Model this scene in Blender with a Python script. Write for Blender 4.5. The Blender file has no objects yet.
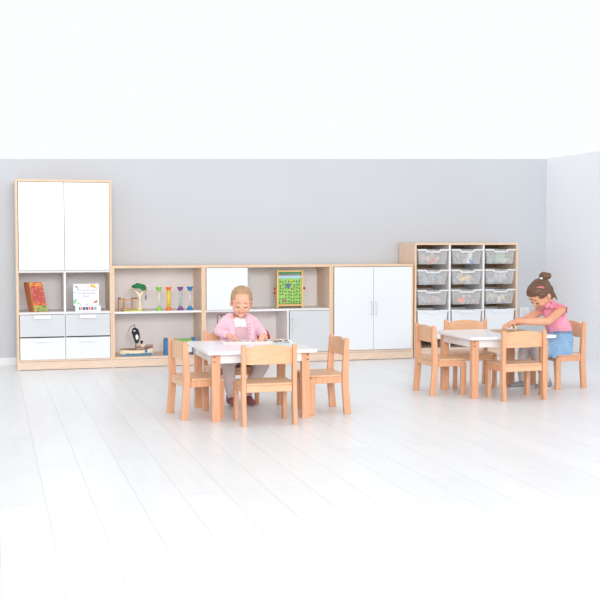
import bpy, bmesh, math, random
from mathutils import Vector, Matrix, Euler
random.seed(7)
C = bpy.context.scene.collection
R = math.radians
V = Vector

# ------------------------------------------------------------------ materials
def lin(c):
    return tuple(((x/255)/12.92 if x/255 <= .04045 else ((x/255+.055)/1.055)**2.4) for x in c)
def mat(name, rgb, rough=.5, metal=0, **kw):
    m = bpy.data.materials.new(name); m.use_nodes = True
    b = m.node_tree.nodes['Principled BSDF']
    b.inputs['Base Color'].default_value = (*lin(rgb), 1)
    b.inputs['Roughness'].default_value = rough; b.inputs['Metallic'].default_value = metal
    for k, v in kw.items(): b.inputs[k.replace('_', ' ')].default_value = v
    return m
def noisy(name, a, b, scale=(8, 8, 8), nscale=3, rough=.5, detail=4, bump=0, lo=.35, hi=.65, **kw):
    m = mat(name, a, rough, **kw); nt = m.node_tree; N = nt.nodes; L = nt.links
    bs = N['Principled BSDF']
    tc = N.new('ShaderNodeTexCoord'); mp = N.new('ShaderNodeMapping'); mp.inputs['Scale'].default_value = scale
    nz = N.new('ShaderNodeTexNoise'); nz.inputs['Scale'].default_value = nscale; nz.inputs['Detail'].default_value = detail
    cr = N.new('ShaderNodeValToRGB'); cr.color_ramp.elements[0].position = lo; cr.color_ramp.elements[1].position = hi
    cr.color_ramp.elements[0].color = (*lin(a), 1); cr.color_ramp.elements[1].color = (*lin(b), 1)
    L.new(tc.outputs['Object'], mp.inputs['Vector']); L.new(mp.outputs['Vector'], nz.inputs['Vector'])
    L.new(nz.outputs['Fac'], cr.inputs['Fac']); L.new(cr.outputs['Color'], bs.inputs['Base Color'])
    if bump:
        bp = N.new('ShaderNodeBump'); bp.inputs['Strength'].default_value = bump; bp.inputs['Distance'].default_value = .002
        L.new(nz.outputs['Fac'], bp.inputs['Height']); L.new(bp.outputs['Normal'], bs.inputs['Normal'])
    return m
MAPLE = noisy('maple laminate', (236, 212, 192), (227, 200, 178), (2, 2, 14), 4, .45)
MAPLEV = noisy('maple laminate upright', (236, 212, 192), (227, 200, 178), (16, 16, 1.2), 4, .45)
EDGE = noisy('maple edge band', (236, 206, 174), (227, 193, 159), (3, 3, 12), 4, .45)
BEECH = noisy('beech', (226, 172, 136), (215, 158, 121), (22, 22, 2), 3, .38)
BEECHH = noisy('beech plywood', (228, 184, 146), (219, 171, 132), (2.5, 20, 20), 3, .35)
WHITE = mat('white lacquer', (231, 235, 239), .3)
WHITEM = mat('white laminate', (236, 235, 236), .45)
LINER = noisy('pale back panel', (246, 242, 243), (242, 238, 239), (3, 3, 3), 2, .6)
GREYD = mat('light grey lacquer', (208, 212, 216), .35)
SILVER = mat('brushed aluminium', (222, 224, 228), .35, .6)
BOLT = mat('dark bolt', (120, 78, 55), .4, .4)
DARKGAP = mat('dark recess', (120, 100, 85), .7)
TABLEW = mat('white table top', (242, 244, 248), .22)
def tint(name, rgb, r=.45, **k): return mat(name, rgb, r, **k)
RED = tint('red paint', (205, 45, 40)); ORANGE = tint('orange paint', (238, 120, 50)); YELLOW = tint('yellow paint', (240, 200, 60))
LIME = tint('lime paint', (140, 205, 80)); GREEN = tint('green paint', (45, 150, 90)); BLUE = tint('blue paint', (40, 125, 185))
PURPLE = tint('purple paint', (130, 75, 150)); TEAL = tint('teal liquid', (70, 200, 185)); BLACK = tint('black cloth', (22, 22, 24), .7)
BROWN = tint('brown stained wood', (110, 70, 45)); CREAM = tint('pale plywood', (240, 222, 188)); DRED = tint('dark red wire', (150, 60, 65))
PINKC = tint('pale pink tube', (238, 200, 190)); PALEY = tint('pale yellow tube', (238, 228, 180)); SKYB = tint('light blue print', (120, 180, 215))
TAN = tint('tan wood', (205, 165, 115)); GREYI = tint('grey print', (150, 152, 160)); NAVY = tint('navy print', (60, 60, 100)); ROSE = tint('rose print', (215, 110, 125))

def clear(name, rgb, f, rough=.25):
    m = bpy.data.materials.new(name); m.use_nodes = True; nt = m.node_tree; N = nt.nodes; L = nt.links
    b = N['Principled BSDF']; b.inputs['Base Color'].default_value = (*lin(rgb), 1); b.inputs['Roughness'].default_value = rough
    t = N.new('ShaderNodeBsdfTransparent'); mx = N.new('ShaderNodeMixShader'); mx.inputs[0].default_value = f
    L.new(t.outputs[0], mx.inputs[1]); L.new(b.outputs[0], mx.inputs[2]); L.new(mx.outputs[0], N['Material Output'].inputs['Surface'])
    return m
TRAYC = clear('frosted clear plastic', (246, 247, 248), .26)
RIMC = clear('frosted clear plastic rim', (242, 243, 244), .8)
TUBE = clear('clear acrylic tube', (235, 240, 240), .3, .1)

# ------------------------------------------------------------------ mesh helpers
def box(bm, x0, x1, y0, y1, z0, z1, mi=0, M=None):
    vs = [V((x, y, z)) for x in (x0, x1) for y in (y0, y1) for z in (z0, z1)]
    if M: vs = [M @ v for v in vs]
    v = [bm.verts.new(p) for p in vs]
    for q in ((0, 1, 3, 2), (4, 6, 7, 5), (0, 4, 5, 1), (2, 3, 7, 6), (0, 2, 6, 4), (1, 5, 7, 3)):
        f = bm.faces.new([v[i] for i in q]); f.material_index = mi
def prism(bm, pts, a0, a1, axis='x', mi=0, M=None):
    """polygon pts extruded along axis from a0 to a1"""
    def mk(p, a):
        q = {'x': (a, p[0], p[1]), 'y': (p[0], a, p[1]), 'z': (p[0], p[1], a)}[axis]
        q = V(q); return M @ q if M else q
    A = [bm.verts.new(mk(p, a0)) for p in pts]; B = [bm.verts.new(mk(p, a1)) for p in pts]
    n = len(pts); fs = [bm.faces.new(A[::-1]), bm.faces.new(B)]
    for i in range(n): fs.append(bm.faces.new([A[i], A[(i+1) % n], B[(i+1) % n], B[i]]))
    for f in fs: f.material_index = mi
def lathe(bm, prof, c=(0, 0, 0), n=20, mi=0, M=None):
    rings = []
    for r, z in prof:
        ring = []
        for k in range(n):
            a = 2*math.pi*k/n; p = V((c[0]+r*math.cos(a), c[1]+r*math.sin(a), c[2]+z)); ring.append(bm.verts.new(M @ p if M else p))
        rings.append(ring)
    for A, B in zip(rings, rings[1:]):
        for k in range(n): bm.faces.new([A[k], A[(k+1) % n], B[(k+1) % n], B[k]]).material_index = mi
    bm.faces.new(rings[0][::-1]).material_index = mi; bm.faces.new(rings[-1]).material_index = mi
def tube(bm, pts, r, n=8, mi=0):
    pts = [V(p) for p in pts]; rs = r if isinstance(r, (list, tuple)) else [r]*len(pts); rings = []
    for i, p in enumerate(pts):
        d = (pts[min(i+1, len(pts)-1)]-pts[max(i-1, 0)]).normalized()
        a = d.cross(V((0, 0, 1))); a = d.cross(V((0, 1, 0))) if a.length < .1 else a
        a.normalize(); b = d.cross(a)
        rings.append([bm.verts.new(p+rs[i]*(a*math.cos(2*math.pi*k/n)+b*math.sin(2*math.pi*k/n))) for k in range(n)])
    for A, B in zip(rings, rings[1:]):
        for k in range(n): bm.faces.new([A[k], A[(k+1) % n], B[(k+1) % n], B[k]]).material_index = mi
    bm.faces.new(rings[0][::-1]).material_index = mi; bm.faces.new(rings[-1]).material_index = mi
def ball(bm, c, r, sub=2, mi=0, M=None):
    r = (r, r, r) if not isinstance(r, (tuple, list)) else r
    T = Matrix.Translation(c) @ (M or Matrix()) @ Matrix.Diagonal((*r, 1))
    n0 = len(bm.faces); bmesh.ops.create_icosphere(bm, subdivisions=sub, radius=1, matrix=T)
    bm.faces.ensure_lookup_table()
    for f in bm.faces[n0:]: f.material_index = mi
def rrect(x0, x1, y0, y1, r, n=5):
    pts = []
    for cx, cy, a0 in ((x1-r, y1-r, 0), (x0+r, y1-r, 90), (x0+r, y0+r, 180), (x1-r, y0+r, 270)):
        for k in range(n+1):
            a = R(a0+90*k/n); pts.append((cx+r*math.cos(a), cy+r*math.sin(a)))
    return pts
def obj(name, bm, mats, parent=None, bevel=0, smooth=False, recalc=True):
    if recalc: bmesh.ops.recalc_face_normals(bm, faces=bm.faces)
    me = bpy.data.meshes.new(name); bm.to_mesh(me); bm.free()
    for m in (mats if isinstance(mats, (list, tuple)) else [mats]): me.materials.append(m)
    if smooth:
        for p in me.polygons: p.use_smooth = True
    o = bpy.data.objects.new(name, me); C.objects.link(o)
    if parent: o.parent = parent
    if bevel:
        b = o.modifiers.new('bevel', 'BEVEL'); b.width = bevel; b.segments = 2; b.limit_method = 'ANGLE'
    return o
def bx(name, m, parent, *a, bevel=.0015):
    bm = bmesh.new(); box(bm, *a); return obj(name, bm, m, parent, bevel)
def tag(o, label=None, cat=None, group=None, kind=None):
    if label: o['label'] = label
    if cat: o['category'] = cat
    if group: o['group'] = group
    if kind: o['kind'] = kind
    return o
def thing(name, label, cat, loc=(0, 0, 0), rz=0, group=None):
    o = bpy.data.objects.new(name, None); C.objects.link(o); o.location = loc; o.rotation_euler = (0, 0, rz)
    o.empty_display_size = .1
    return tag(o, label, cat, group)
def children(o): return [c for c in bpy.data.objects if c.parent == o]
def copy_tree(o, parent=None):
    c = o.copy(); C.objects.link(c); c.parent = parent
    for ch in children(o): copy_tree(ch, c)
    return c

# ------------------------------------------------------------------ setting
XR = 5.13; YB = .425
def wallmat(name, a, b):
    return noisy(name, a, b, (1, 1, 1), 1.2, .8, 3, bump=.02)
bm = bmesh.new()
prism(bm, [(-5.2, 0), (XR+.12, 0), (XR+.12, 1.9), (-.1, 1.793), (-5.2, 1.69)], YB, YB+.12, 'y')
tag(obj('wall_back', bm, wallmat('pale grey wall paint', (202, 206, 212), (199, 203, 209))), kind='structure')
bm = bmesh.new(); box(bm, XR, XR+.12, -12, YB, 0, 1.9)
tag(obj('wall_right', bm, wallmat('off white wall paint', (240, 243, 249), (238, 241, 247))), kind='structure')
fm = mat('white plank floor', (240, 242, 244), .32); nt = fm.node_tree; N = nt.nodes; L = nt.links
tc = N.new('ShaderNodeTexCoord'); mp = N.new('ShaderNodeMapping'); mp.inputs['Rotation'].default_value = (0, 0, R(90))
bk = N.new('ShaderNodeTexBrick'); bk.inputs['Scale'].default_value = 1; bk.inputs['Brick Width'].default_value = 1.6; bk.inputs['Row Height'].default_value = .19
bk.inputs['Mortar Size'].default_value = .0022; bk.inputs['Mortar Smooth'].default_value = .3
bk.inputs['Color1'].default_value = (*lin((238, 240, 242)), 1); bk.inputs['Color2'].default_value = (*lin((232, 234, 237)), 1); bk.inputs['Mortar'].default_value = (*lin((212, 214, 217)), 1)
nz = N.new('ShaderNodeTexNoise'); nz.inputs['Scale'].default_value = 3; mp2 = N.new('ShaderNodeMapping'); mp2.inputs['Scale'].default_value = (9, .8, 1)
mx = N.new('ShaderNodeMix'); mx.data_type = 'RGBA'; mx.blend_type = 'MULTIPLY'; mx.inputs[0].default_value = .25
cr = N.new('ShaderNodeValToRGB'); cr.color_ramp.elements[0].color = (.88, .88, .9, 1); cr.color_ramp.elements[0].position = .35; cr.color_ramp.elements[1].position = .6
L.new(tc.outputs['Object'], mp.inputs[0]); L.new(mp.outputs[0], bk.inputs['Vector']); L.new(tc.outputs['Object'], mp2.inputs[0]); L.new(mp2.outputs[0], nz.inputs['Vector'])
L.new(nz.outputs['Fac'], cr.inputs[0]); L.new(bk.outputs['Color'], mx.inputs[6]); L.new(cr.outputs[0], mx.inputs[7]); L.new(mx.outputs[2], N['Principled BSDF'].inputs['Base Color'])
bm = bmesh.new(); box(bm, -5.2, XR+.12, -12, YB+.12, -.05, 0)
tag(obj('floor', bm, fm), kind='structure')
bm = bmesh.new(); box(bm, -5.2, XR, YB-.012, YB, 0, .07)
tag(obj('baseboard_back', bm, WHITE, None, .002), kind='structure')
bm = bmesh.new(); box(bm, XR-.012, XR, -12, YB-.012, 0, .07)
tag(obj('baseboard_right', bm, mat('white baseboard', (240, 242, 246), .5), None, .002), kind='structure')

# wall socket
t = thing('wall_socket', 'white square wall socket low on the back wall beside the tray cabinet', 'socket', (4.895, YB-.001, .375))
bm = bmesh.new(); prism(bm, rrect(-.05, .05, -.05, .05, .008), -.010, 0, 'y'); obj('cover_plate', bm, mat('socket plastic', (232, 234, 240), .3), t, .001)
bm = bmesh.new(); lathe(bm, [(.024, 0), (.024, .006), (.019, .006), (.019, .001)], (0, 0, 0), 24, M=Matrix.Translation((0, -.008, 0)) @ Matrix.Rotation(R(90), 4, 'X')); obj('outlet', bm, mat('socket well', (200, 203, 210), .4), t)

# ------------------------------------------------------------------ cabinets
D = .415
def carcass(t, W, H, zb=.07, th=.019, liner=None):
    """two sides, top, bottom, back panel and plinth"""
    for x in (0, W-th):
        bm = bmesh.new(); box(bm, x, x+th, 0, D-.004, 0.0, H-th); obj('side_panel', bm, MAPLEV, t, .001)
        e = bx('edge_band', EDGE, t, x+.001, x+th-.001, -.002, 0, zb, H-th-.001, bevel=0)
    bx('top_panel', MAPLE, t, 0, W, 0, D-.004, H-th, H)
    bx('edge_band', EDGE, t, .001, W-.001, -.002, 0, H-th+.001, H-.002, bevel=0)
    bx('bottom_panel', MAPLE, t, th, W-th, 0, D-.012, zb, zb+th)
    bx('back_panel', liner or LINER, t, th, W-th, D-.012, D-.006, zb+th, H-th, bevel=0)
    bx('plinth', MAPLE, t, th*0, W, -.004, 0.0, .004, zb-.001, bevel=0)
def vhandle(parent, x, z, h=.125):
    bm = bmesh.new()
    box(bm, x-.004, x+.004, -.052, -.046, z-h/2, z+h/2)
    for s in (-1, 1): box(bm, x-.004, x+.004, -.046, -.0188, z+s*(h/2-.004)-.004, z+s*(h/2-.004)+.004)
    return obj('handle', bm, SILVER, parent, .0015)
def door(t, m, x0, x1, z0, z1, hx, hz):
    d = bx('door', m, t, x0+.0015, x1-.0015, -.0185, -.0025, z0+.0015, z1-.0015, bevel=.002)
    if hx is not None: vhandle(d, hx, hz)
    return d
def drawer(t, m, x0, x1, z0, z1):
    d = bx('drawer', m, t, x0+.002, x1-.002, -.0185, -.0025, z0+.002, z1-.002, bevel=.002)
    xc = (x0+x1)/2
    bm = bmesh.new(); box(bm, xc-.068, xc+.068, -.040, -.0188, z1-.010, z1-.006); box(bm, xc-.068, xc+.068, -.040, -.037, z1-.032, z1-.010)
    obj('handle', bm, SILVER, d, .001)
    # drawer box behind the front
    return d
a = .792
# tall cabinet
t = thing('storage_cabinet', 'tall pale wood cupboard with two white doors, open cubbies and four drawers', 'cabinet', (0, 0, 0))
H = 1.6; th = .019
carcass(t, a, H)
bx('shelf', WHITEM, t, th, a-th, .004, D-.012, .820, .838)
bx('shelf', WHITEM, t, th, a-th, .004, D-.012, .468, .488)
bx('divider', WHITEM, t, a/2-.009, a/2+.009, .004, D-.012, .488, .820)
bx('divider', WHITEM, t, a/2-.009, a/2+.009, .004, D-.012, .089, .468)
door(t, WHITE, .021, a/2, .838, H-.021, a/2-.022, 1.2)
door(t, WHITE, a/2, a-.021, .838, H-.021, a/2+.022, 1.2)
for x0, x1 in ((.021, a/2), (a/2, a-.021)):
    drawer(t, GREYD, x0, x1, .280, .468); drawer(t, WHITE, x0, x1, .087, .274)
# low open shelf
HL = .872
t = thing('storage_cabinet', 'low open pale wood shelf unit with white middle shelf, right of the tall cupboard', 'cabinet', (a, 0, 0))
carcass(t, a, HL); bx('shelf', WHITEM, t, th, a-th, .004, D-.012, .462, .480)
# wide cabinet
W1 = 1.17
t = thing('storage_cabinet', 'wide low pale wood cabinet with a white upper door and a grey lower door', 'cabinet', (2*a, 0, 0))
carcass(t, W1, HL); bx('shelf', WHITEM, t, th, W1-th, .004, D-.012, .462, .480)
bx('divider', WHITEM, t, .757, .775, .004, D-.012, .089, .462)
door(t, WHITE, .021, .392, .480, HL-.021, None, 0)
door(t, GREYD, .775, W1-.021, .092, .462, .800, .335)
# two door cabinet
t = thing('storage_cabinet', 'low pale wood cupboard closed by two tall white doors', 'cabinet', (2*a+W1, 0, 0))
carcass(t, a, HL)
door(t, WHITE, .021, a/2, .092, HL-.021, a/2-.022, .475)
door(t, WHITE, a/2, a-.021, .092, HL-.021, a/2+.022, .475)
# tray cabinet
XT = 2*a+W1+a+.012; WT = 1.046; HT = 1.067
t = thing('tray_cabinet', 'pale wood cabinet holding three columns of pull-out plastic trays', 'cabinet', (XT, 0, 0))
carcass(t, WT, HT, liner=noisy('shaded wood back panel', (160, 132, 106), (150, 122, 97)))  # brown wood back, with the shade between the trays put into its colour
cw = (WT-2*th-2*.019)/3
colx = [th+i*(cw+.019) for i in range(3)]
for i in (1, 2): bx('divider', WHITEM, t, colx[i]-.019, colx[i], .002, D-.012, .089, HT-th)
for i in range(3):
    for z in (1.0, .808, .616, .430):
        for s in (0, 1):
            x = colx[i] if s == 0 else colx[i]+cw-.008
            bx('runner', mat('runner', (200, 185, 168), .5) if 'runner' not in bpy.data.materials else bpy.data.materials['runner'], t, x, x+.008, .02, D-.03, z-.012, z-.004, bevel=0)

def tray(clearp, w, h):
    """pull-out tray, origin at centre of the top rim front edge, hanging down"""
    t = thing('storage_tray', None, None)
    m = TRAYC if clearp else WHITE; rm = RIMC if clearp else WHITE
    d = .36; k = .016; bm = bmesh.new()
    ht = w/2-.012; hb = ht-k
    top = [(-ht, 0.012), (ht, .012), (ht, d), (-ht, d)]; bot = [(-hb, .026), (hb, .026), (hb, d-.012), (-hb, d-.012)]
    # open shell with inner skin
    for off, flip in ((0, 0), (.003, 1)):
        T = [bm.verts.new((x-math.copysign(off, x), y+(off if y < .1 else -off), 0)) for x, y in top]
        B = [bm.verts.new((x-math.copysign(off, x), y+(off if y < .1 else -off), -h+off)) for x, y in bot]
        for i in range(4): bm.faces.new([T[i], T[(i+1) % 4], B[(i+1) % 4], B[i]])
        bm.faces.new(B)
        if off == 0: T0 = T
    for i in range(4): bm.faces.new([T0[i], T0[(i+1) % 4], T[(i+1) % 4], T[i]])
    obj('tray_body', bm, m, t)
    # rim: frame with scooped front lip
    bm = bmesh.new(); hw = w/2-.003
    box(bm, -hw, -ht+.002, .012, d+.006, -.004, .002); box(bm, ht-.002, hw, .012, d+.006, -.004, .002); box(bm, -hw, hw, d-.002, d+.006, -.004, .002)
    lip = [(-hw, .003), (-.072, .003), (-.055, -.016), (.055, -.016), (.072, .003), (hw, .003), (hw-.003, -.012), (.078, -.012), (.062, -.030), (-.062, -.030), (-.078, -.012), (-hw+.003, -.012)]
    prism(bm, lip, .000, .012, 'y')
    obj('rim', bm, rm, t, .001)
    if False:
        bm = bmesh.new()
        box(bm, -.075, -.072, .016, .022, -h*.8, -.045); box(bm, .072, .075, .016, .022, -h*.8, -.045); box(bm, -.075, .075, .017, .021, -h*.8, -h*.8+.003)
        obj('label_holder', bm, RIMC, t)
    return t
row = [1.005, .815, .628, .440]
ordn = ['top', 'second', 'third', 'bottom']; side = ['left', 'middle', 'right']
cols = [[(RED, ROSE, TAN), (BLUE, GREYI, WHITEM), (GREEN, LIME, YELLOW)],
        [(GREYI, BLUE, BROWN), (YELLOW, SKYB, GREYI), (GREYI, WHITEM, SKYB)],
        [(SKYB, GREYI, ROSE), (GREEN, ORANGE, ROSE), (GREYI, YELLOW, WHITEM)]]
desc = [['red and rose', 'blue and grey', 'green and yellow'], ['grey and brown', 'yellow and pale blue', 'grey and white'], ['pale blue and grey', 'green and orange', 'grey and yellow']]
def soft(m):
    n = m.name+' toy'
    if n in bpy.data.materials: return bpy.data.materials[n]
    c = m.node_tree.nodes['Principled BSDF'].inputs['Base Color'].default_value
    k = bpy.data.materials.new(n); k.use_nodes = True
    k.node_tree.nodes['Principled BSDF'].inputs['Base Color'].default_value = tuple(x*.62+.32 for x in c[:3])+(1,); return k
proto = {}
for r in range(4):
    for i in range(3):
        cl = r < 3; hh = .138 if cl else .27
        if cl not in proto:
            tr = proto[cl] = tray(cl, cw, hh)
        else: tr = copy_tree(proto[cl])
        tr.location = (XT+colx[i]+cw/2, -.012, row[r]+.002)
        if cl: lab = f'clear tray with {desc[r][i]} toys, {side[i]} column, {ordn[r]} row of tray cabinet'
        else: lab = f'deep white tray in the {side[i]} column, bottom row of the tray cabinet'
        tag(tr, lab, 'tray', 'clear trays in the tray cabinet' if cl else 'deep white trays in the tray cabinet')
        if cl:
            bm = bmesh.new(); ms = cols[r][i]
            for q in range(13):
                x = random.uniform(-.095, .095); y = random.uniform(.035, .16); z = random.uniform(.018, .075); s = random.uniform(.026, .048); mi = random.choice((0, 1, 2, 2))
                M = Matrix.Translation((x, y, z)) @ Euler((random.random()*3, random.random()*3, random.random()*3)).to_matrix().to_4x4()
                if random.random() < .5: box(bm, -s*.75, s*.75, -s*.5, s*.5, -s*.4, s*.4, mi, M)
                else: ball(bm, (x, y, z), s*.65, 1, mi)
            if (r, i) == (0, 2): box(bm, -.035, .06, .045, .075, .012, .1, 0)
            if (r, i) == (1, 1): box(bm, -.05, .04, .035, .05, .04, .07, 0, Matrix.Rotation(R(-20), 4, 'Y'))
            p = obj('toy_pieces', bm, [soft(m) for m in ms])
            p.location = (XT+colx[i]+cw/2, -.012, row[r]+.002-hh+.006)
            tag(p, f'heap of {desc[r][i]} toy pieces inside the {side[i]} clear tray, {ordn[r]} row', 'toy pieces', 'toy pieces in the clear trays', 'stuff')

# ------------------------------------------------------------------ things on the shelves
ZS = .488
# slanted game case with coloured pegs
t = thing('game_case', 'slanting wooden case faced with red, orange and green pegs in the left cubby', 'toy', (.0, 0, ZS))
sk = Matrix(((1, .55, -.17, 0), (0, 1, 0, 0), (0, 0, 1, 0), (0, 0, 0, 1)))
sk = Matrix(((1, -.45, -.17, 0), (0, 1, .1, 0), (0, 0, 1, 0), (0, 0, 0, 1)))
B0 = Matrix.Translation((.142, .015, 0)) @ sk
bm = bmesh.new(); box(bm, 0, .112, 0, .09, 0, .25, 0, B0); obj('case', bm, mat('case wood', (190, 120, 80), .5), t, .001)
bm = bmesh.new()
for rr in range(15):
    for cc in range(9):
        z = .008+rr*.0162; x = .006+cc*.0117
        mi = (random.choice((2, 3, 3, 4)) if rr < 3 else random.choice((1, 1, 0)) if rr < 5 else random.choice((0, 0, 0, 0, 5)) if rr < 12 else random.choice((1, 1, 2, 0)))
        off = .004 if cc % 2 else 0
        box(bm, x, x+.0085, -.006, -.0005, z+off, z+.0125+off-.002, mi, B0)
obj('peg_panel', bm, [RED, ORANGE, YELLOW, LIME, GREEN, ROSE], t)
# white board game box and book
t = thing('board_game_box', 'flat white game box with coloured tiles printed on its edge, lying in right cubby', 'box', (.482, .022, ZS))
bx('box_base', WHITE, t, 0, .215, 0, .16, 0, .047, bevel=.001)
bm = bmesh.new(); x = .03
for m_, w_ in ((0, .012), (1, .012), (2, .02), (3, .02), (1, .014), (4, .018), (5, .022)):
    box(bm, x, x+w_, -.0012, -.0001, .012, .036, m_); x += w_+.005
obj('edge_print', bm, [GREEN, ROSE, NAVY, NAVY, RED, SKYB], t)
t = thing('picture_book', 'white book with grey title and animals in its corners, standing on the game box', 'book', (.470, .055, ZS+.0475)); t.rotation_euler = (R(-6), 0, 0)
bx('book_block', WHITE, t, 0, .215, 0, .02, 0, .185, bevel=.001)
bm = bmesh.new()
def blobp(cx, cz, r, mi, y=-.001, n=9):
    prism(bm, [(cx+r*(1+.3*random.uniform(-1, 1))*math.cos(2*math.pi*k/n), cz+r*.8*(1+.3*random.uniform(-1, 1))*math.sin(2*math.pi*k/n)) for k in range(n)], y, y+.0009, 'y', mi)
for p in ((.172, .18, .018, 0), (.155, .184, .01, 0), (.188, .165, .01, 1), (.132, .175, .006, 2), (.028, .172, .012, 2), (.04, .16, .007, 3), (.012, .18, .006, 2),
          (.015, .045, .016, 4), (.025, .06, .008, 4), (.012, .025, .012, 4), (.045, .02, .012, 5), (.062, .012, .008, 5), (.195, .032, .014, 6), (.205, .045, .007, 6), (.18, .028, .008, 6), (.14, .018, .008, 5), (.012, .12, .006, 3), (.206, .15, .007, 1)):
    blobp(p[0]*.96, p[1]*.93, *p[2:])
box(bm, .098, .124, -.001, -.0001, .008, .015, 2)
obj('cover_print', bm, [YELLOW, TAN, GREYI, SKYB, mat('soft green print', (150, 205, 175)), mat('sage print', (185, 205, 160)), mat('rust print', (205, 130, 100))], t)
def text(body, size, loc, parent, m, rot=(R(90), 0, 0)):
    cu = bpy.data.curves.new('title', 'FONT'); cu.body = body; cu.size = size; cu.align_x = 'CENTER'; cu.extrude = .0003
    o = bpy.data.objects.new('tmp', cu); C.objects.link(o); bpy.context.view_layer.update()
    me = bpy.data.meshes.new_from_object(o.evaluated_get(bpy.context.evaluated_depsgraph_get())); bpy.data.objects.remove(o)
    me.materials.clear(); me.materials.append(m)
    q = bpy.data.objects.new('title_text', me); C.objects.link(q); q.location = loc; q.rotation_euler = rot; q.parent = parent
for s, z in (('Kunterbunte', .122), ('Handarbeiten', .097), ('Ideen', .072)): text(s, .030, (.108, -.0008, z), t, GREYI)

# tree house toy
ZL = .480
t = thing('tree_house_toy', 'wooden tree house toy with green leafy top on the open shelf', 'toy', (.98, .10, ZL))
bm = bmesh.new(); prism(bm, [(-.09+.19*(.5+.5*math.cos(x)), .08*math.sin(x)) for x in [2*math.pi*k/24 for k in range(24)]], 0, .008, 'z'); obj('base', bm, mat('grass green board', (205, 215, 95)), t)
bm = bmesh.new(); prism(bm, [(.035, .008), (.078, .008), (.068, .06), (.066, .12), (.09, .16), (.115, .185), (.11, .192), (.08, .172), (.062, .15), (.045, .165), (.005, .19), (0, .182), (.035, .15), (.047, .12), (.045, .06)], -.006, .006, 'y'); 
prism(bm, [(-.035, .008), (.035, .008), (.02, .06), (.008, .15), (-.008, .15), (-.02, .06)], .05, .062, 'x', M=Matrix.Translation((0, 0, 0)))
obj('trunk', bm, CREAM, t)
bm = bmesh.new()
prism(bm, [(-.01, .212), (.03, .226), (.07, .226), (.1, .218), (.105, .185), (.08, .178), (.06, .192), (.02, .2)], -.03, .03, 'y', 0)
for px, pz, w_ in ((.025, .212, .036), (.07, .214, .042), (.094, .196, .026), (.045, .222, .03)): ball(bm, (px, 0, pz), (w_, .045, .019), 2, 0)
obj('leaf_crown', bm, mat('leaf green', (32, 128, 78), .6), t)
bm = bmesh.new(); prism(bm, [(-.04, .183), (.0, .187), (.03, .183), (.0, .178)], -.03, .03, 'y'); prism(bm, [(.085, .176), (.13, .178), (.13, .173), (.085, .170)], -.03, .03, 'y'); box(bm, .005, .052, -.04, .04, .098, .105); obj('platform', bm, TAN, t)
bm = bmesh.new()
for x in (-.118, -.075, -.002):
    for y in (-.035, .03): box(bm, x-.007, x+.007, y-.006, y+.006, 0.0, .105)
for z in (.012, .092): box(bm, -.118, .0, -.037, -.031, z, z+.009); box(bm, -.118, 0, .028, .034, z, z+.009)
obj('hut_frame', bm, mat('hut wood', (200, 155, 115)), t, .0008)
bm = bmesh.new(); box(bm, -.012, .035, -.03, .03, .098, .112); box(bm, -.125, -.108, -.04, .036, .1, .116); box(bm, -.082, -.07, -.04, .036, .1, .108); box(bm, -.115, -.09, -.02, .02, .002, .025)
obj('hut_roof', bm, BROWN, t)
bm = bmesh.new(); tube(bm, [(.108, 0, .175), (.112, 0, .135)], .0012); box(bm, .107, .117, -.004, .004, .095, .135); obj('hanging_swing', bm, mat('dark swing', (55, 45, 60)), t)

# liquid timers
for x, cap, core, kind, lab in ((1.202, LIME, PALEY, 0, 'toy timer tube with lime green ends and a pale yellow core'), (1.287, ORANGE, YELLOW, 1, 'toy timer tube with orange ends and a thick yellow core'),
                                (1.390, PURPLE, TEAL, 2, 'toy timer tube with purple ends and a teal spiral inside'), (1.474, BLUE, PINKC, 3, 'toy timer tube with blue ends and a thin pale pink core')):
    t = thing('timer_tube', lab+' on the open shelf', 'toy', (x, .07, ZL), 0, 'timer tubes on the open shelf')
    for nm, z0, s in (('end_cap', 0, 1), ('end_cap', .205, -1)):
        bm = bmesh.new(); lathe(bm, [(.028, z0), (.028, z0+s*.008), (.018, z0+s*.026), (.015, z0+s*.034)], n=6 if kind in (0,) else 20); obj(nm, bm, cap, t, 0)
    if kind != 1:
        bm = bmesh.new(); lathe(bm, [(.0135, .034), (.0135, .171)]); obj('tube', bm, TUBE, t, 0, True)
    bm = bmesh.new()
    if kind == 2:
        tube(bm, [(.008*math.cos(k*.6), .008*math.sin(k*.6), .036+k*.0027) for k in range(50)], .0045)
    else: lathe(bm, [({0: .006, 1: .0165, 3: .004}[kind], .03), ({0: .006, 1: .0165, 3: .004}[kind], .175)])
    obj('core', bm, core, t, 0, True)

# pirate ship
ZF = .089
t = thing('toy_ship', 'wooden toy sailing ship with black sail on the floor of the open shelf', 'toy', (1.000, .07, ZF)); t.scale = (.93, 1, 1.05)
bm = bmesh.new()
prof = [(-.155, .07, .012), (-.12, .055, .035), (-.05, .05, .045), (.05, .05, .045), (.12, .062, .04), (.15, .075, .03)]
rings = []
for x, zt, w in prof:
    xb = x*.86
    rings.append([bm.verts.new(p) for p in ((xb, 0 - w*.5, .0), (x, -w, .020), (x, -w*1.05, zt), (x, w*1.05, zt), (x, w, .020), (xb, w*.5, 0))])
for A, B in zip(rings, rings[1:]):
    for k in range(6): bm.faces.new([A[k], A[(k+1) % 6], B[(k+1) % 6], B[k]]).material_index = (1 if k in (0, 4) else 0)
bm.faces.new(rings[0]); bm.faces.new(rings[-1])
obj('hull', bm, [CREAM, mat('wave blue print', (150, 195, 215))], t, 0)
bm = bmesh.new()
for x in [-.10+.018*k for k in range(14)]: blobp(x, .02+random.uniform(-.003, .003), .009, 0, -.0465)
box(bm, .075, .098, -.047, -.0455, .03, .055, 0)
obj('wave_print', bm, mat('deep blue print', (60, 120, 165)), t)
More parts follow.
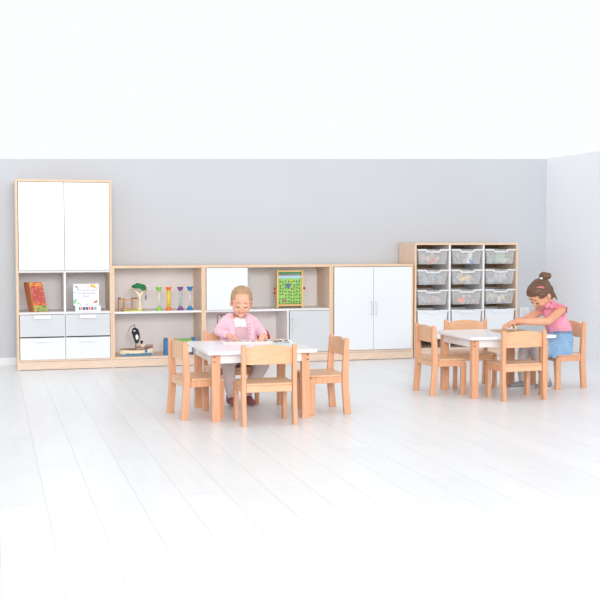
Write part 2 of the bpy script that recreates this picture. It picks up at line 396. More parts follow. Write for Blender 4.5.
bm = bmesh.new(); box(bm, .0, .15, -.048, .048, .068, .074); box(bm, -.15, 0, -.03, .03, .056, .062)
for x in (0, .03, .09, .12, .14): box(bm, x, x+.008, -.05, -.042, .074, .09)
box(bm, .085, .15, -.052, -.046, .088, .096); box(bm, -.005, .03, -.052, -.046, .075, .083)
obj('deck_rail', bm, mat('reddish wood', (150, 100, 80)), t)
bm = bmesh.new(); tube(bm, [(-.005, 0, .05), (-.005, 0, .22), (-.014, 0, .262)], .004); tube(bm, [(-.072, 0, .205), (-.050, 0, .242), (-.012, 0, .26)], .0030); tube(bm, [(-.072, 0, .205), (-.11, 0, .06)], .0008); obj('mast', bm, mat('mast wood', (120, 110, 100)), t)
bm = bmesh.new()
sail = [(-.042, .198), (-.034, .228), (-.010, .238), (.020, .222), (.034, .185), (.034, .150), (.022, .112), (.006, .100), (-.012, .118), (-.026, .150)]
prism(bm, sail, -.012, -.008, 'y', 0); prism(bm, [(-.006, .150), (.004, .132), (.020, .142), (.020, .168), (.006, .182), (-.006, .170)], -.0135, -.012, 'y', 1); prism(bm, [(-.024, .205), (-.010, .202), (-.009, .213), (-.022, .217)], -.0135, -.012, 'y', 1)
obj('sail', bm, [BLACK, WHITEM], t)
bm = bmesh.new(); lathe(bm, [(.008, .074), (.011, .09), (.006, .105)], (.052, 0, 0), 10); ball(bm, (.052, 0, .113), .011); box(bm, .038, .066, -.012, .012, .118, .124); obj('sailor_figure', bm, BLACK, t)
bm = bmesh.new(); prism(bm, [(.02, .074), (.075, .074), (.065, .1), (.035, .096)], -.02, .02, 'y'); obj('cabin', bm, CREAM, t)

# hammer bench
t = thing('hammer_bench_toy', 'blue and green wooden toy bench on the floor of the open shelf, behind a chair', 'toy', (1.385, .10, ZF))
for x in (-.135, .108):
    bm = bmesh.new(); prism(bm, [(-.05, 0), (.05, 0), (.05, .12), (.035, .142), (0, .15), (-.035, .142), (-.05, .12)], x, x+.028, 'x'); obj('end_panel', bm, BLUE, t, .003)
bx('bench_top', tint('spring green paint', (130, 185, 85)), t, -.107, .107, -.045, .045, .118, .135)
bx('lower_board', WHITEM, t, -.107, .107, -.035, .035, .02, .075)
py_ = mat('peg yellow', (235, 205, 120))
for x in (-.07, -.02, .03, .075):
    bm = bmesh.new(); lathe(bm, [(.009, .075), (.009, .118)], (x, 0, 0), 10); obj('peg', bm, py_, t)

# marble maze game in upright frame
t = thing('marble_maze_game', 'upright orange framed game with a green dotted board and red side knobs', 'toy', (2.392, .12, .481)); t.scale = (.91, 1, 1.0)
for x in (-.135, .119): bx('frame_post', mat('amber wood', (236, 196, 128)) if x < 0 else bpy.data.materials['amber wood'], t, x, x+.016, -.03, .03, 0, .342)
AM = bpy.data.materials['amber wood']
bx('rail', AM, t, -.119, .119, -.028, .028, .018, .034); bx('rail', AM, t, -.119, .119, -.02, .02, .326, .34)
bx('rail', GREEN, t, -.119, .119, -.018, -.012, .31, .325)
bx('slot', DARKGAP, t, -.119, .119, -.02, .04, .0, .016, bevel=0); 
gm = noisy('grass print', (138, 192, 88), (160, 208, 112), (6, 6, 6), 4, .4)
bm = bmesh.new(); box(bm, -.119, .119, -.02, -.008, .04, .292, 0); box(bm, -.119, .119, -.0212, -.02, .268, .292, 1)
for ix in range(8):
    for iz in range(7):
        x = -.1+ix*.0285+random.uniform(-.006, .006); z = .058+iz*.03+random.uniform(-.007, .007)
        prism(bm, [(x+.0075*math.cos(k*math.pi/4), z+.0075*math.sin(k*math.pi/4)) for k in range(8)], -.0225, -.0202, 'y', random.choice((2, 2, 2, 3, 3)))
prism(bm, [(-.018+.024*math.cos(k), .202+.02*math.sin(k)) for k in [2*math.pi*j/12 for j in range(12)]], -.0245, -.0226, 'y', 4)
prism(bm, [(-.055+.022*math.cos(k), .065+.012*math.sin(k)) for k in [2*math.pi*j/12 for j in range(12)]], -.0245, -.0226, 'y', 5)
prism(bm, [(.01+.014*math.cos(k), .25+.008*math.sin(k)) for k in [2*math.pi*j/12 for j in range(12)]], -.0245, -.0226, 'y', 6)
obj('game_board', bm, [gm, mat('sky print', (175, 215, 235)), mat('dark green hole', (50, 105, 55)), mat('brown hole', (125, 90, 45)), mat('slate blue print', (90, 110, 160)), mat('berry print', (190, 110, 110)), YELLOW], t)
bx('board_foot', mat('dark slot', (80, 60, 30)), t, -.119, .119, -.018, -.01, .034, .04, bevel=0)
for x, z in ((.155, .176), (-.152, .176), (-.152, .135)):
    bm = bmesh.new(); ball(bm, (x, 0, z), .013 if x > 0 else .01); tube(bm, [(math.copysign(.135, x), 0, z), (x, 0, z)], .004); obj('knob', bm, RED, t, 0, True)

# bead maze and red ball in the wide cabinet
t = thing('bead_maze', 'toy with looped dark red wires behind the seated girl in pink', 'toy', (1.79, .2, ZF))
bx('base', CREAM, t, -.08, .1, -.06, .06, 0, .025)
for dx, dy, hh in ((-.03, -.02, .345), (.012, .01, .34)):
    bm = bmesh.new(); tube(bm, [(dx-.018+.036*k/16 if False else dx-.018*math.cos(math.pi*k/16), dy, (hh-.03)+.03*math.sin(math.pi*k/16)) for k in range(17)], .0035)
    tube(bm, [(dx-.018, dy, .02), (dx-.018, dy, hh-.03)], .0035); tube(bm, [(dx+.018, dy, .02), (dx+.018, dy, hh-.03)], .0035); obj('wire_loop', bm, DRED, t, 0, True)
bm = bmesh.new()
for dz in (.1, .135, .2): ball(bm, (-.048, -.02, dz), .014); ball(bm, (.03, .01, dz+.02), .013)
obj('bead', bm, ROSE, t, 0, True)
bm = bmesh.new(); ball(bm, (0, 0, 0), (.064, .064, .101), 4); o = obj('rounded_toy', bm, RED, None, 0, True); o.location = (2.168, .2, ZF+.1015)
tag(o, 'red rounded egg-shaped toy in the lower open part of the wide cabinet', 'toy')

# ------------------------------------------------------------------ tables
def make_table(label, loc, rz, w, d):
    t = thing('play_table', label, 'table', loc, rz, 'square white tables')
    bm = bmesh.new(); prism(bm, rrect(-w/2, w/2, -d/2, d/2, .02), .410, .429, 'z'); obj('tabletop', bm, TABLEW, t, .002)
    lx = w/2-.035; ly = d/2-.06
    for sx in (-1, 1):
        for sy in (-1, 1):
            x0, x1 = sorted((sx*lx, sx*(lx-.05))); y0, y1 = sorted((sy*ly, sy*(ly-.045)))
            l = bx('leg', BEECH, t, x0, x1, y0, y1, 0, .409, bevel=.003)
            bm = bmesh.new()
            for z in (.362, .392): lathe(bm, [(.0055, 0), (.0055, .002)], n=12, M=Matrix.Translation((sx*(lx-.014), sy*ly, z)) @ Matrix.Rotation(R(90 if sy < 0 else -90), 4, 'X'))
            obj('bolt', bm, BOLT, l)
    ap = mat('apron white', (234, 232, 232), .4) if 'apron white' not in bpy.data.materials else bpy.data.materials['apron white']
    for s in (-1, 1):
        y0, y1 = sorted((s*(ly-.004), s*(ly-.02))); bx('apron', ap, t, -lx+.0505, lx-.0505, y0, y1, .352, .4095)
        x0, x1 = sorted((s*(lx-.004), s*(lx-.02))); bx('apron', ap, t, x0, x1, -ly+.0455, ly-.0455, .352, .4095)
    return t
make_table('square white topped table with beech legs in front of the girl in pink cardigan', (1.368, -2.685, 0), 0, .68, .74)
make_table('square white topped table with beech legs beside the girl in denim', (3.264, -2.255, 0), R(2), .66, .64)

# ------------------------------------------------------------------ chairs (local: faces +y)
def make_chair():
    t = thing('childrens_chair', None, None)
    W = .1675; pw = .026
    rear = [(-.150, 0), (-.106, 0), (-.094, .14), (-.090, .24), (-.098, .36), (-.106, .468), (-.112, .478), (-.128, .480), (-.137, .472), (-.136, .36), (-.134, .24), (-.138, .14)]
    for s in (-1, 1):
        x0, x1 = sorted((s*W, s*(W-pw))); bm = bmesh.new(); prism(bm, rear, x0, x1); obj('leg', bm, BEECH, t, .003)
        bm = bmesh.new(); x0, x1 = sorted((s*(W-.004), s*(W-.028)))
        prism(bm, [(.084, 0), (.126, 0), (.127, .205), (.122, .225), (.108, .236), (.084, .237)], x0, x1); obj('leg', bm, BEECH, t, .003)
        bm = bmesh.new(); prism(bm, [(-.089, .198), (.0838, .198), (.0838, .237), (-.089, .237)], x0, x1); obj('side_rail', bm, BEECH, t, .002)
    bm = bmesh.new(); box(bm, -W+.0285, W-.0285, -.126, -.108, .198, .237); obj('back_rail', bm, BEECHH, t, .002)
    bm = bmesh.new(); box(bm, -W+.0285, W-.0285, .095, .110, .198, .237); obj('front_rail', bm, BEECHH, t, .002)
    # seat: rounded front, notched at the posts, slightly dished
    bm = bmesh.new()
    pts = [(-.140, -.128), (.140, -.128), (.140, -.086), (.1675, -.086), (.1675, .105), (.158, .125), (.135, .135), (-.135, .135), (-.158, .125), (-.1675, .105), (-.1675, -.086), (-.140, -.086)]
    prism(bm, pts, .2375, .251, 'z'); obj('seat', bm, BEECHH, t, .004)
    # curved backrest
    bm = bmesh.new(); n = 16; G = []
    for k in range(n+1):
        u = -1+2*k/n; x = u*.1413; y = -.112-.016*(1-u*u); zt = .456+.020*(1-u*u)**.8
        G.append([bm.verts.new((x, y-.007,   .362)), bm.verts.new((x, y+.007,   .362)), bm.verts.new((x, y+.007, zt)), bm.verts.new((x, y-.007, zt))])
    for A, B in zip(G, G[1:]):
        for k in range(4): bm.faces.new([A[k], A[(k+1) % 4], B[(k+1) % 4], B[k]])
    bm.faces.new(G[0]); bm.faces.new(G[-1])
    obj('backrest', bm, BEECHH, t, .002)
    return t
ch = make_chair()
specs = [((1.366, -3.070), 0, 'beech childrens chair with its back to us at front of the left table', 'left'),
         ((1.022, -2.705), -83, 'beech childrens chair at the left side of the left table', 'left'),
         ((1.818, -2.75), 90, 'beech childrens chair at the right side of the left table, nearest the white doors', 'left'),
         ((1.342, -2.245), 180, 'beech childrens chair the girl in the pink cardigan sits on', 'left'),
         ((2.898, -2.165), -90, 'beech childrens chair at the left side of the right table', 'right'),
         ((3.283, -2.560), 2, 'beech childrens chair with its back to us at front of the right table', 'right'),
         ((3.862, -2.10), 98, 'beech childrens chair the girl in denim sits on', 'right'),
         ((3.238, -1.925), 174, 'empty beech childrens chair behind the right table, facing us', 'right')]
for i, (p, rz, lab, g) in enumerate(specs):
    o = ch if i == 0 else copy_tree(ch)
    o.location = (*p, 0); o.rotation_euler = (0, 0, R(rz)); o.scale = (1, 1, 1.03 if g == 'right' and i != 5 else 1); tag(o, lab, 'chair', f'childrens chairs around the {g} table')

# ------------------------------------------------------------------ things on the tables
ZT = .4295
t = thing('puzzle_board', 'thin pale wooden picture board lying on the left table under the hands of the girl', 'board', (1.42, -2.47, ZT), R(-4))
bm = bmesh.new(); prism(bm, rrect(-.19, .13, -.09, .06, .01), 0, .006, 'z'); obj('board', bm, mat('board card', (240, 228, 218), .5), t, .001)
bm = bmesh.new()
for k in range(7): 
    x = -.17+.042*k; tube(bm, [(x, -.07, .0072), (x+.03, -.03, .0072), (x+.01, .03, .0072)], .0015, 6, k % 4)
obj('picture_print', bm, [ROSE, TAN, GREYI, SKYB], t)
for k, (x, y, a_, m_, nm) in enumerate(((1.60, -2.52, 12, NAVY, 'dark blue'), (1.635, -2.59, -15, GREYI, 'grey'), (1.61, -2.43, 10, TAN, 'tan'), (1.655, -2.47, 5, BROWN, 'brown'))):
    t = thing('felt_pen', f'{nm} felt pen lying on the right part of the left table', 'pen', (x, y, ZT+.0035), R(a_), 'felt pens on the left table')
    bm = bmesh.new(); tube(bm, [(-.035, 0, 0), (.02, 0, 0)], .0032, 10); obj('barrel', bm, m_, t)
    bm = bmesh.new(); tube(bm, [(.0202, 0, 0), (.036, 0, 0), (.04, 0, 0)], [.0035, .0035, .002], 10); obj('cap', bm, WHITEM, t)
t = thing('peg_board', 'thin brown wooden peg board on the right table under the hands of one girl', 'toy', (3.44, -2.22, ZT), R(-5))
bm = bmesh.new(); prism(bm, rrect(-.13, .10, -.10, .12, .01), 0, .007, 'z'); obj('board', bm, TAN, t, .001)
bm = bmesh.new()
for ix in range(5):
    for iy in range(5): lathe(bm, [(.003, 0), (.003, .0008)], (-.1+.045*ix, -.08+.045*iy, .0071), 8)
obj('peg_holes', bm, BROWN, t)
bm = bmesh.new(); lathe(bm, [(.004, 0), (.004, .035), (.0055, .036), (.0055, .042)], n=10); o = obj('wooden_peg', bm, CREAM, None, 0, True); o.location = (3.415, -2.30, ZT+.0075)
tag(o, 'small pale wooden peg standing upright in the brown peg board', 'peg')

# ------------------------------------------------------------------ people
def tcap(bm, a, ra, b, rb, sub=2):
    t = bmesh.new(); ball(t, a, ra, sub); ball(t, b, rb, sub)
    r = bmesh.ops.convex_hull(t, input=t.verts)
    bmesh.ops.delete(t, geom=list({g for g in r['geom_interior'] if isinstance(g, bmesh.types.BMVert)}), context='VERTS')
    me = bpy.data.meshes.new('t'); t.to_mesh(me); t.free(); bm.from_mesh(me); bpy.data.meshes.remove(me)
def chain(bm, pts):
    for (a, ra), (b, rb) in zip(pts, pts[1:]): tcap(bm, V(a), ra, V(b), rb)
def fused(name, bm, m, parent, voxel=.004, it=4, fac=.5):
    me = bpy.data.meshes.new(name); bm.to_mesh(me); bm.free()
    o = bpy.data.objects.new(name, me); C.objects.link(o)
    r = o.modifiers.new('r', 'REMESH'); r.mode = 'VOXEL'; r.voxel_size = voxel; r.use_smooth_shade = True
    if it: s = o.modifiers.new('s', 'SMOOTH'); s.iterations = it; s.factor = fac
    bpy.context.view_layer.update()
    ne = bpy.data.meshes.new_from_object(o.evaluated_get(bpy.context.evaluated_depsgraph_get()))
    bpy.data.objects.remove(o); ne.materials.clear(); ne.materials.append(m)
    for p in ne.polygons: p.use_smooth = True
    o = bpy.data.objects.new(name, ne); C.objects.link(o); o.parent = parent
    return o
def skinmat(name, a, b):
    m = noisy(name, a, b, (1, 1, 1), 9, .5); bs = m.node_tree.nodes['Principled BSDF']
    bs.inputs['Subsurface Weight'].default_value = .08; bs.inputs['Subsurface Radius'].default_value = (.01, .004, .002); return m
def hand(bm, wrist, d, up, s, curl=.5, size=1.0):
    """wrist -> fingers along d; up = back of the hand; s=+1 thumb on side cross(d,up)*s"""
    w = V(wrist); d = V(d).normalized(); up = V(up); up = (up-up.dot(d)*d).normalized(); sd = d.cross(up)*s; k = size
    tcap(bm, w, .0145*k, w+d*.018*k, .014*k)
    for j, off in enumerate((-1.5, -.5, .5, 1.5)):
        base = w+d*.042*k+sd*(-off*.0088*k)*-1*-1
        tcap(bm, w+d*.008*k+sd*(-off*.005*k), .011*k, base, .0078*k)
        ln = (.030, .035, .037, .031)[j]*k if True else 0
        p1 = base+(d*math.cos(curl*.5)-up*math.sin(curl*.5))*ln*.5
        p2 = p1+(d*math.cos(curl*1.3)-up*math.sin(curl*1.3))*ln*.35
        p3 = p2+(d*math.cos(curl*2)-up*math.sin(curl*2))*ln*.3
        chain(bm, [(base, .0066*k), (p1, .0058*k), (p2, .0053*k), (p3, .0045*k)])
    b = w+d*.012*k+sd*.012*k; q = b+(sd*.7+d*.6-up*.25)*.02*k; r_ = q+(d*.95+sd*.1-up*.4)*.018*k
    chain(bm, [(b, .009*k), (q, .0072*k), (r_, .0058*k)])
def head(bm, M, s=1.0):
    def el(c, r): ball(bm, M @ (V(c)*s), tuple(x*s for x in r), 3, 0, M.to_3x3().to_4x4())
    el((0, .012, .022), (.072, .083, .074)); el((0, -.018, -.026), (.0635, .062, .064)); el((0, -.028, -.045), (.053, .046, .045))
    for sx in (-1, 1):
        el((sx*.029, -.052, -.038), (.026, .022, .024)); el((sx*.072, .012, -.016), (.009, .017, .024)); el((sx*.027, -.064, -.008), (.015, .011, .009))
        el((sx*.006, -.084, -.030), (.006, .006, .005)); el((sx*.028, -.066, .016), (.022, .010, .007))
    el((0, -.055, -.079), (.020, .018, .015)); el((0, -.087, -.027), (.009, .010, .008))
    tcap(bm, M @ (V((0, -.070, .004))*s), .007*s, M @ (V((0, -.084, -.026))*s), .0085*s)
    el((0, -.077, -.050), (.015, .006, .004)); el((0, -.075, -.058), (.013, .007, .005)); el((0, -.02, .03), (.058, .057, .05))
def face_marks(body, M, s, brow, lash):
    def crv(pts, r, mi, bm): tube(bm, [M @ (V(p)*s) for p in pts], [r*x*1.2 for x in (.4, 1, 1, 1, .4)], 6, mi)
    bm = bmesh.new()
    for sx in (-1, 1): crv([(sx*x, y, z) for x, y, z in ((.013, -.0755, -.0115), (.020, -.0775, -.0150), (.027, -.0770, -.0165), (.034, -.0740, -.0155), (.041, -.0680, -.0115))], .0021, 0, bm)
    obj('eyelashes', bm, lash, body, 0, True)
    bm = bmesh.new()
    for sx in (-1, 1): crv([(sx*x, y, z) for x, y, z in ((.012, -.0770, .014), (.020, -.0775, .018), (.028, -.0765, .0195), (.036, -.0725, .018), (.044, -.0660, .013))], .0019, 0, bm)
    obj('eyebrows', bm, brow, body, 0, True)
    bm = bmesh.new(); crv([(-.022, -.0750, -.0490), (-.012, -.0815, -.0535), (0, -.0838, -.0550), (.012, -.0815, -.0535), (.022, -.0750, -.0490)], .0030, 0, bm)
    obj('lips', bm, mat('lip colour', (200, 110, 105), .4) if 'lip colour' not in bpy.data.materials else bpy.data.materials['lip colour'], body, 0, True)

# ---- girl in the pink cardigan; local: X viewer right, -Y the way she faces
def T(loc, pitch=0, yaw=0, roll=0): return Matrix.Translation(loc) @ Euler((R(pitch), R(roll), R(yaw)), 'XYZ').to_matrix().to_4x4()
SK1 = skinmat('fair skin', (230, 180, 154), (222, 166, 140))
g = thing('person', 'girl with dark blond hair, pink cardigan and dusty pink pinafore seated behind the left table', 'person', (1.403, -2.20, 0), R(-8))
HM = T((.016, -.056, .678), 14, -2, 3); hs = .955
sh = {-1: V((-.088, .0, .545)), 1: V((.096, .0, .542))}
elb = {-1: V((-.136, -.085, .487)), 1: V((.138, -.100, .487))}
wr = {-1: V((-.088, -.222, .470)), 1: V((.150, -.240, .472))}
bm = bmesh.new(); head(bm, HM, hs)
chain(bm, [((0.01, .01, .60+.03), .034), ((.005, .012, .56), .036), ((0, .005, .52), .055), ((0, .0, .42), .07), ((0, 0, .33), .078)])
for s in (-1, 1):
    chain(bm, [((s*.03, .005, .545), .04), (sh[s], .031), (elb[s], .024), (wr[s], .0165)])
hipk = {-1: [(( -.05, -.02, .315), .06), ((-.085, -.245, .283), .043), ((-.078, -.205, .15), .034), ((-.066, -.185, .065), .024)],
        1: [((.05, -.02, .315), .06), ((.140, -.245, .280), .043), ((.090, -.185, .16), .034), ((.040, -.150, .072), .024)]}
for s in (-1, 1): chain(bm, hipk[s])
hand(bm, wr[-1], (.75, -.6, -.12), (.1, 0, 1), 1, .45)
hand(bm, wr[1], (-.35, -.9, -.15), (.3, 0, 1), -1, .8)
body = fused('body', bm, SK1, g, .0032, 2)
face_marks(body, HM, hs, mat('fair brow', (170, 125, 85), .7), mat('dark lash', (70, 45, 35), .6))
# tights
bm = bmesh.new()
for s in (-1, 1): chain(bm, [(p, r+.004) for p, r in hipk[s]])
fused('tights', bm, noisy('mauve tights', (226, 212, 210), (218, 202, 202), (1, 1, 1), 60, .8), g, .005)
# shoes
SH1 = mat('dusty rose leather', (160, 98, 98), .45)
for s, pos, yaw in ((-1, (-.066, -.185), 15), (1, (.045, -.150), 25)):
    M = Matrix.Translation((pos[0], pos[1], 0)) @ Matrix.Rotation(R(yaw), 4, 'Z') @ (Matrix.Rotation(R(0), 4, 'X'))
    bm = bmesh.new(); chain(bm, [(M @ V((0, .022, .032)), .027), (M @ V((0, -.03, .027)), .024), (M @ V((0, -.078, .022)), .0205)]); tcap(bm, M @ V((0, .012, .06)), .029, M @ V((0, .018, .035)), .028)
    for f in list(bm.verts):
        if f.co.z < .003: f.co.z = .003
    so = fused('shoe', bm, SH1, g, .004, 2)
    bm = bmesh.new(); tube(bm, [M @ V((.028*math.cos(k), -.022, .034+.022*math.sin(k))) for k in [math.pi*j/8 for j in range(9)]], .004); obj('strap', bm, mat('strap rose', (130, 75, 80), .4) if 'strap rose' not in bpy.data.materials else bpy.data.materials['strap rose'], so, 0, True)
# shirt, pinafore, cardigan
bm = bmesh.new(); chain(bm, [((0, .008, .548), .045), ((0, .003, .51), .066), ((0, -.003, .46), .080)]); 
for s in (-1, 1): tcap(bm, V((s*.03, .0, .532)), .045, V((s*.075, 0, .533)), .038)
fused('shirt', bm, mat('white jersey', (246, 244, 244), .8), g, .0045)
bm = bmesh.new(); chain(bm, [((0, -.018, .462), .074), ((0, -.012, .43), .080), ((0, -.012, .36), .092)])
for s in (-1, 1): tcap(bm, V((s*.028, -.022, .455)), .060, V((s*.045, -.005, .38)), .075); tcap(bm, V((s*.045, -.02, .32)), .078, V((s*.07, -.12, .318)), .058)
fused('pinafore', bm, noisy('dusty pink corduroy', (215, 182, 190), (204, 168, 178), (60, 4, 4), 6, .85, bump=.1), g, .0045)
bm = bmesh.new()
for s in (-1, 1):
    chain(bm, [((s*.055, .01, .572), .032), (sh[s]+V((s*.002, 0, -.004)), .040), (elb[s]+V((s*.002, 0, -.002)), .035), (wr[s]+(elb[s]-wr[s])*.28, .027), (wr[s]+(elb[s]-wr[s])*.12, .0245)])
    fx = .050 if s < 0 else .084; chain(bm, [((s*.062, -.018, .556), .028), ((s*fx, -.056, .50), .029), ((s*(fx+.006), -.064, .43), .033), ((s*(fx+.012), -.06, .36), .036)])
    chain(bm, [((s*.045, .03, .54), .048), ((s*.04, .03, .44), .062), ((s*.04, .035, .34), .07)])
    tcap(bm, V((s*.088, .0, .50)), .036, V((s*.085, .0, .36)), .046)
cd = fused('cardigan', bm, noisy('pale pink knit', (242, 202, 217), (236, 192, 208), (1, 1, 1), 40, .9, bump=.15), g, .0045, 5)
bm = bmesh.new()
for z in (.535, .512, .489, .466): ball(bm, (.070, -.084 if z > .5 else -.091, z), .0042)
obj('button', bm, mat('rose button', (190, 140, 150)), cd, 0, True)
# hair
HB = noisy('dark blond hair', (160, 126, 92), (190, 156, 118), (40, 3, 3), 4, .55, bump=.2)
bm = bmesh.new()
def hel(c, r): ball(bm, HM @ (V(c)*hs), tuple(x*hs for x in r), 3, 0, HM.to_3x3().to_4x4())
hel((0, .036, .036), (.0765, .084, .073)); hel((0, .020, .050), (.066, .074, .060)); hel((0, .05, 0), (.070, .055, .07)); hel((0, .115, .03), (.032, .03, .032))
for s in (-1, 1): hel((s*.066, .016, .016), (.012, .028, .034)); hel((s*.055, -.018, .042), (.018, .034, .022)); hel((s*.068, .0, .008), (.008, .018, .028))
fused('hair', bm, HB, g, .004, 3)
bm = bmesh.new(); M3 = HM.to_3x3()
tube(bm, [V((.008, .008, .588))+V((.040*math.cos(k), .038*math.sin(k)-.010, -.012*math.cos(k*1)*0-.010*(-math.sin(k)))) for k in [2*math.pi*j/24 for j in range(25)]], .0028); obj('necklace', bm, mat('amber beads', (170, 120, 95), .4), g, 0, True)

# ---- girl in denim; faces left in the photo
SK2 = skinmat('warm skin', (226, 170, 138), (218, 158, 126))
g = thing('person', 'girl with brown top knot, pink frilled top and denim skirt seated at the right table', 'person', (3.868, -2.14, 0), R(-80))
HM = T((-.005, -.190, .694), 42, 2, 3); hs = 1.02
sh = {-1: V((-.098, -.082, .578)), 1: V((.100, -.078, .584))}
elb = {-1: V((-.118, -.235, .500)), 1: V((.130, -.222, .504))}
wr = {-1: V((-.020, -.450, .486)), 1: V((.045, -.438, .508))}
hipk = {-1: [((-.05, -.02, .315), .062), ((-.065, -.275, .285), .044), ((-.066, -.300, .16), .036), ((-.060, -.300, .07), .025)],
        1: [((.05, -.02, .315), .062), ((.060, -.255, .282), .044), ((.052, -.215, .16), .036), ((.046, -.165, .07), .025)]}
bm = bmesh.new(); head(bm, HM, hs)
chain(bm, [((0, -.130, .665), .034), ((0, -.100, .61), .036), ((0, -.074, .56), .052), ((0, -.036, .45), .068), ((0, 0, .33), .078)])
for s in (-1, 1):
    chain(bm, [((s*.03, -.076, .575), .04), (sh[s], .034), (elb[s], .030), (wr[s]+(elb[s]-wr[s])*.6, .0285), (wr[s], .0195)]); chain(bm, hipk[s])
hand(bm, wr[-1], (.25, -.9, -.18), (0, 0, 1), 1, .7, 1.05)
hand(bm, wr[1], (-.10, -.9, -.20), (0.1, 0, 1), -1, .8, 1.05)
body = fused('body', bm, SK2, g, .0032, 2)
face_marks(body, HM, hs, mat('brown brow', (110, 75, 55), .7), mat('dark lash', (60, 40, 32), .6) if False else bpy.data.materials['dark lash'])
bm = bmesh.new()
for s in (-1, 1): chain(bm, [(p, r+.004) for p, r in hipk[s]])
fused('tights', bm, noisy('light grey tights', (214, 206, 206), (202, 194, 195), (1, 1, 1), 60, .8), g, .005)
for s, pos, yaw in ((-1, (-.060, -.300), -5), (1, (.046, -.165), 8)):
    M = Matrix.Translation((pos[0], pos[1], 0)) @ Matrix.Rotation(R(yaw), 4, 'Z')
    bm = bmesh.new(); chain(bm, [(M @ V((0, .024, .034)), .026), (M @ V((0, -.035, .029)), .024), (M @ V((0, -.088, .024)), .020)]); tcap(bm, M @ V((0, .01, .062)), .028, M @ V((0, .018, .035)), .027)
    for v in bm.verts:
        if v.co.z < .010: v.co.z = .010
    so = fused('shoe', bm, mat('grey canvas', (150, 152, 158), .7) if 'grey canvas' not in bpy.data.materials else bpy.data.materials['grey canvas'], g, .004, 2)
    bm = bmesh.new(); chain(bm, [(M @ V((0, .024, .012)), .030), (M @ V((0, -.035, .012)), .0275), (M @ V((0, -.088, .012)), .024)])
    for v in bm.verts: v.co.z = max(.0015, min(.012, v.co.z))
    fused('sole', bm, WHITEM, so, .003, 0)
# top
PK = noisy('pink jersey', (246, 164, 186), (240, 150, 174), (1, 1, 1), 14, .85, bump=.1)
bm = bmesh.new(); chain(bm, [((0, -.104, .612), .050), ((0, -.082, .57), .070), ((0, -.048, .48), .083), ((0, -.016, .44), .086), ((0, -.010, .425), .084)])
for s in (-1, 1): tcap(bm, V((s*.03, -.088, .598)), .045, V((s*.082, -.083, .586)), .043); tcap(bm, V((s*.035, -.05, .49)), .07, V((s*.04, -.012, .43)), .070)
tp = fused('top', bm, PK, g, .0045, 4)
bm = bmesh.new()
for s in (-1, 1):
    n = 36; c0 = V((s*.106, -.094, .580)); ax = V((s*.75, -.35, -.45)).normalized(); u = ax.cross(V((0, 0, 1))).normalized(); w = ax.cross(u)
    prev = None
    for k in range(n+1):
        a_ = 2*math.pi*k/n; wv = .006*math.sin(a_*9)
        p0 = c0-ax*.018+.046*(u*math.cos(a_)+w*math.sin(a_)); p1 = c0+ax*(.006+wv)+(.054+wv)*(u*math.cos(a_)+w*math.sin(a_)); p2 = p1-ax*.002+.0025*(u*math.cos(a_)+w*math.sin(a_))
        cur = [bm.verts.new(p) for p in (p0, p1, p2, p0+.003*(u*math.cos(a_)+w*math.sin(a_)))]
        if prev:
            for j in range(4): bm.faces.new([prev[j], prev[(j+1) % 4], cur[(j+1) % 4], cur[j]])
        prev = cur
# chest ruffle
n = 30; prev = None
for k in range(n+1):
    a_ = R(200+140*k/n); wv = .005*math.sin(k*1.4)
    p0 = V((.055*math.cos(a_), -.106+.064*math.sin(a_), .636)); p1 = V((.078*math.cos(a_), -.106+(.088+wv)*math.sin(a_), .594))
    cur = [bm.verts.new(p) for p in (p0, p1, p1+V((0, .004, .003)), p0+V((0, .003, .003)))]
    if prev:
        for j in range(4): bm.faces.new([prev[j], prev[(j+1) % 4], cur[(j+1) % 4], cur[j]])
    prev = cur
obj('frill', bm, PK, tp, 0, True)
# denim skirt
bm = bmesh.new(); chain(bm, [((0, -.016, .412), .084), ((0, -.014, .38), .086), ((0, -.014, .33), .084)])
for s in (-1, 1): chain(bm, [((s*.042, -.014, .395), .073), ((s*.043, -.014, .365), .076), ((s*.045, -.014, .335), .076), ((s*.055, -.02, .312), .072), ((s*.066, -.125, .300), .066), ((s*.068, -.16, .295), .064)])
tcap(bm, V((0, -.02, .31)), .072, V((0, -.15, .295)), .062)
for k in range(9):
    y = -.17+.021*k; tcap(bm, V((.126, y, .335)), .010, V((.122, y+.006, .258 if y > -.13 else .240)), .011)
dm = noisy('denim', (150, 184, 214), (128, 165, 200), (1, 1, 1), 16, .85, bump=.2)
sk_ = fused('skirt', bm, dm, g, .0045, 3)
for v in sk_.data.vertices:
    if v.co.z < .2535 and v.co.y > -.14: v.co.z = .2535
bm = bmesh.new(); tube(bm, [(.108*math.cos(k), -.015+.076*math.sin(k), .418) for k in [2*math.pi*j/40 for j in range(41)]], .010); obj('waistband', bm, mat('grey blue waistband', (130, 145, 172), .8), sk_, 0, True)
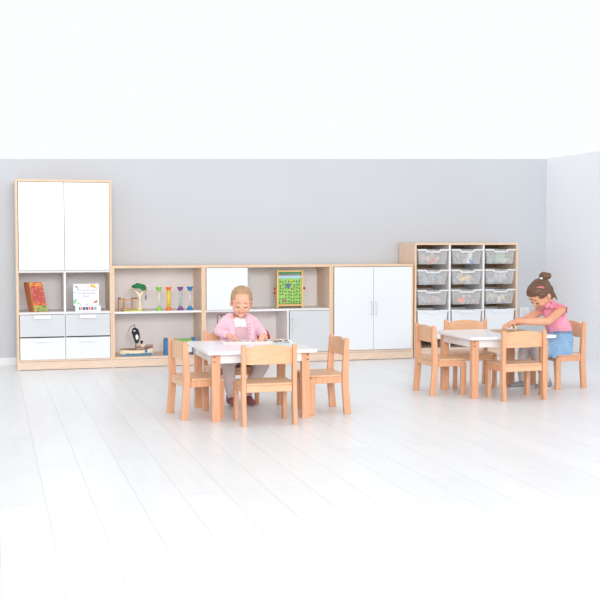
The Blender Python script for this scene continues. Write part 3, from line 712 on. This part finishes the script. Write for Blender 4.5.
# hair
HB = noisy('brown hair', (84, 58, 42), (118, 86, 62), (3, 3, 30), 5, .5, bump=.3)
bm = bmesh.new()
hel((0, .024, .034), (.078, .088, .075)); hel((0, .0, .054), (.072, .076, .052)); hel((0, .055, .0), (.070, .052, .07))
hel((0, -.040, .064), (.058, .034, .024))
for s in (-1, 1): hel((s*.068, -.012, .030), (.014, .045, .032)); hel((s*.070, .012, .018), (.010, .020, .030)); hel((s*.06, .04, -.03), (.014, .03, .035))
chain(bm, [(HM @ V((.035, .075, -.05)), .014), (HM @ V((.045, .07, -.085)), .008), (HM @ V((.05, .065, -.11)), .003)])
hr = fused('hair', bm, HB, g, .004, 2)
bm = bmesh.new(); hel((.0, .106, .080), (.036, .034, .034)); hel((.018, .126, .068), (.026, .026, .024)); hel((-.014, .115, .075), (.022, .02, .022)); hel((0, .085, .072), (.020, .020, .02))
fused('bun', bm, HB, hr, .003, 2)
bm = bmesh.new(); hel((.014, .070, .093), (.014, .011, .009)); obj('hair_tie', bm, WHITE, hr, 0, True)
bm = bmesh.new()
for p, q in (((.050, -.020, .094), (.070, .018, .072)), ((.056, -.012, .092), (.076, .012, .060)), ((.050, -.020, .094), (.056, -.012, .092)), ((.070, .018, .072), (.076, .012, .060))):
    tube(bm, [HM @ V(p), HM @ ((V(p)+V(q))/2*1.04), HM @ V(q)], .0032)
obj('hair_clip', bm, mat('pink clip', (235, 130, 155), .3), hr, 0, True)

# ------------------------------------------------------------------ light and camera
w = bpy.data.worlds.new('sky'); bpy.context.scene.world = w; w.use_nodes = True
w.node_tree.nodes['Background'].inputs[0].default_value = (.98, .99, 1, 1); w.node_tree.nodes['Background'].inputs[1].default_value = 1.0
def area(name, loc, target, size, power, col=(1, 1, 1)):
    l = bpy.data.lights.new(name, 'AREA'); l.shape = 'RECTANGLE'; l.size, l.size_y = size; l.energy = power; l.color = col
    o = bpy.data.objects.new(name, l); C.objects.link(o); o.location = loc; o.rotation_euler = (V(target)-V(loc)).to_track_quat('-Z', 'Y').to_euler(); return o
area('added_key_light', (.3, -12.5, 2.9), (2.4, 0, .5), (4.5, 2.4), 560, (1, .98, .95))  # added area light, unseen behind the camera, to brighten the cabinet interiors
cam = bpy.data.cameras.new('cam'); co = bpy.data.objects.new('camera', cam); C.objects.link(co); bpy.context.scene.camera = co
cam.sensor_width = 36; cam.lens = 1093.86/600*36; cam.clip_end = 100
co.location = (-.2098, -9.4169, 1.0932); co.rotation_euler = (R(90-3.1339), 0, -R(15.8221))
vs = bpy.context.scene.view_settings; vs.view_transform = 'Standard'; vs.look = 'None'; vs.exposure = .0; vs.gamma = 1; vs.use_curve_mapping = False
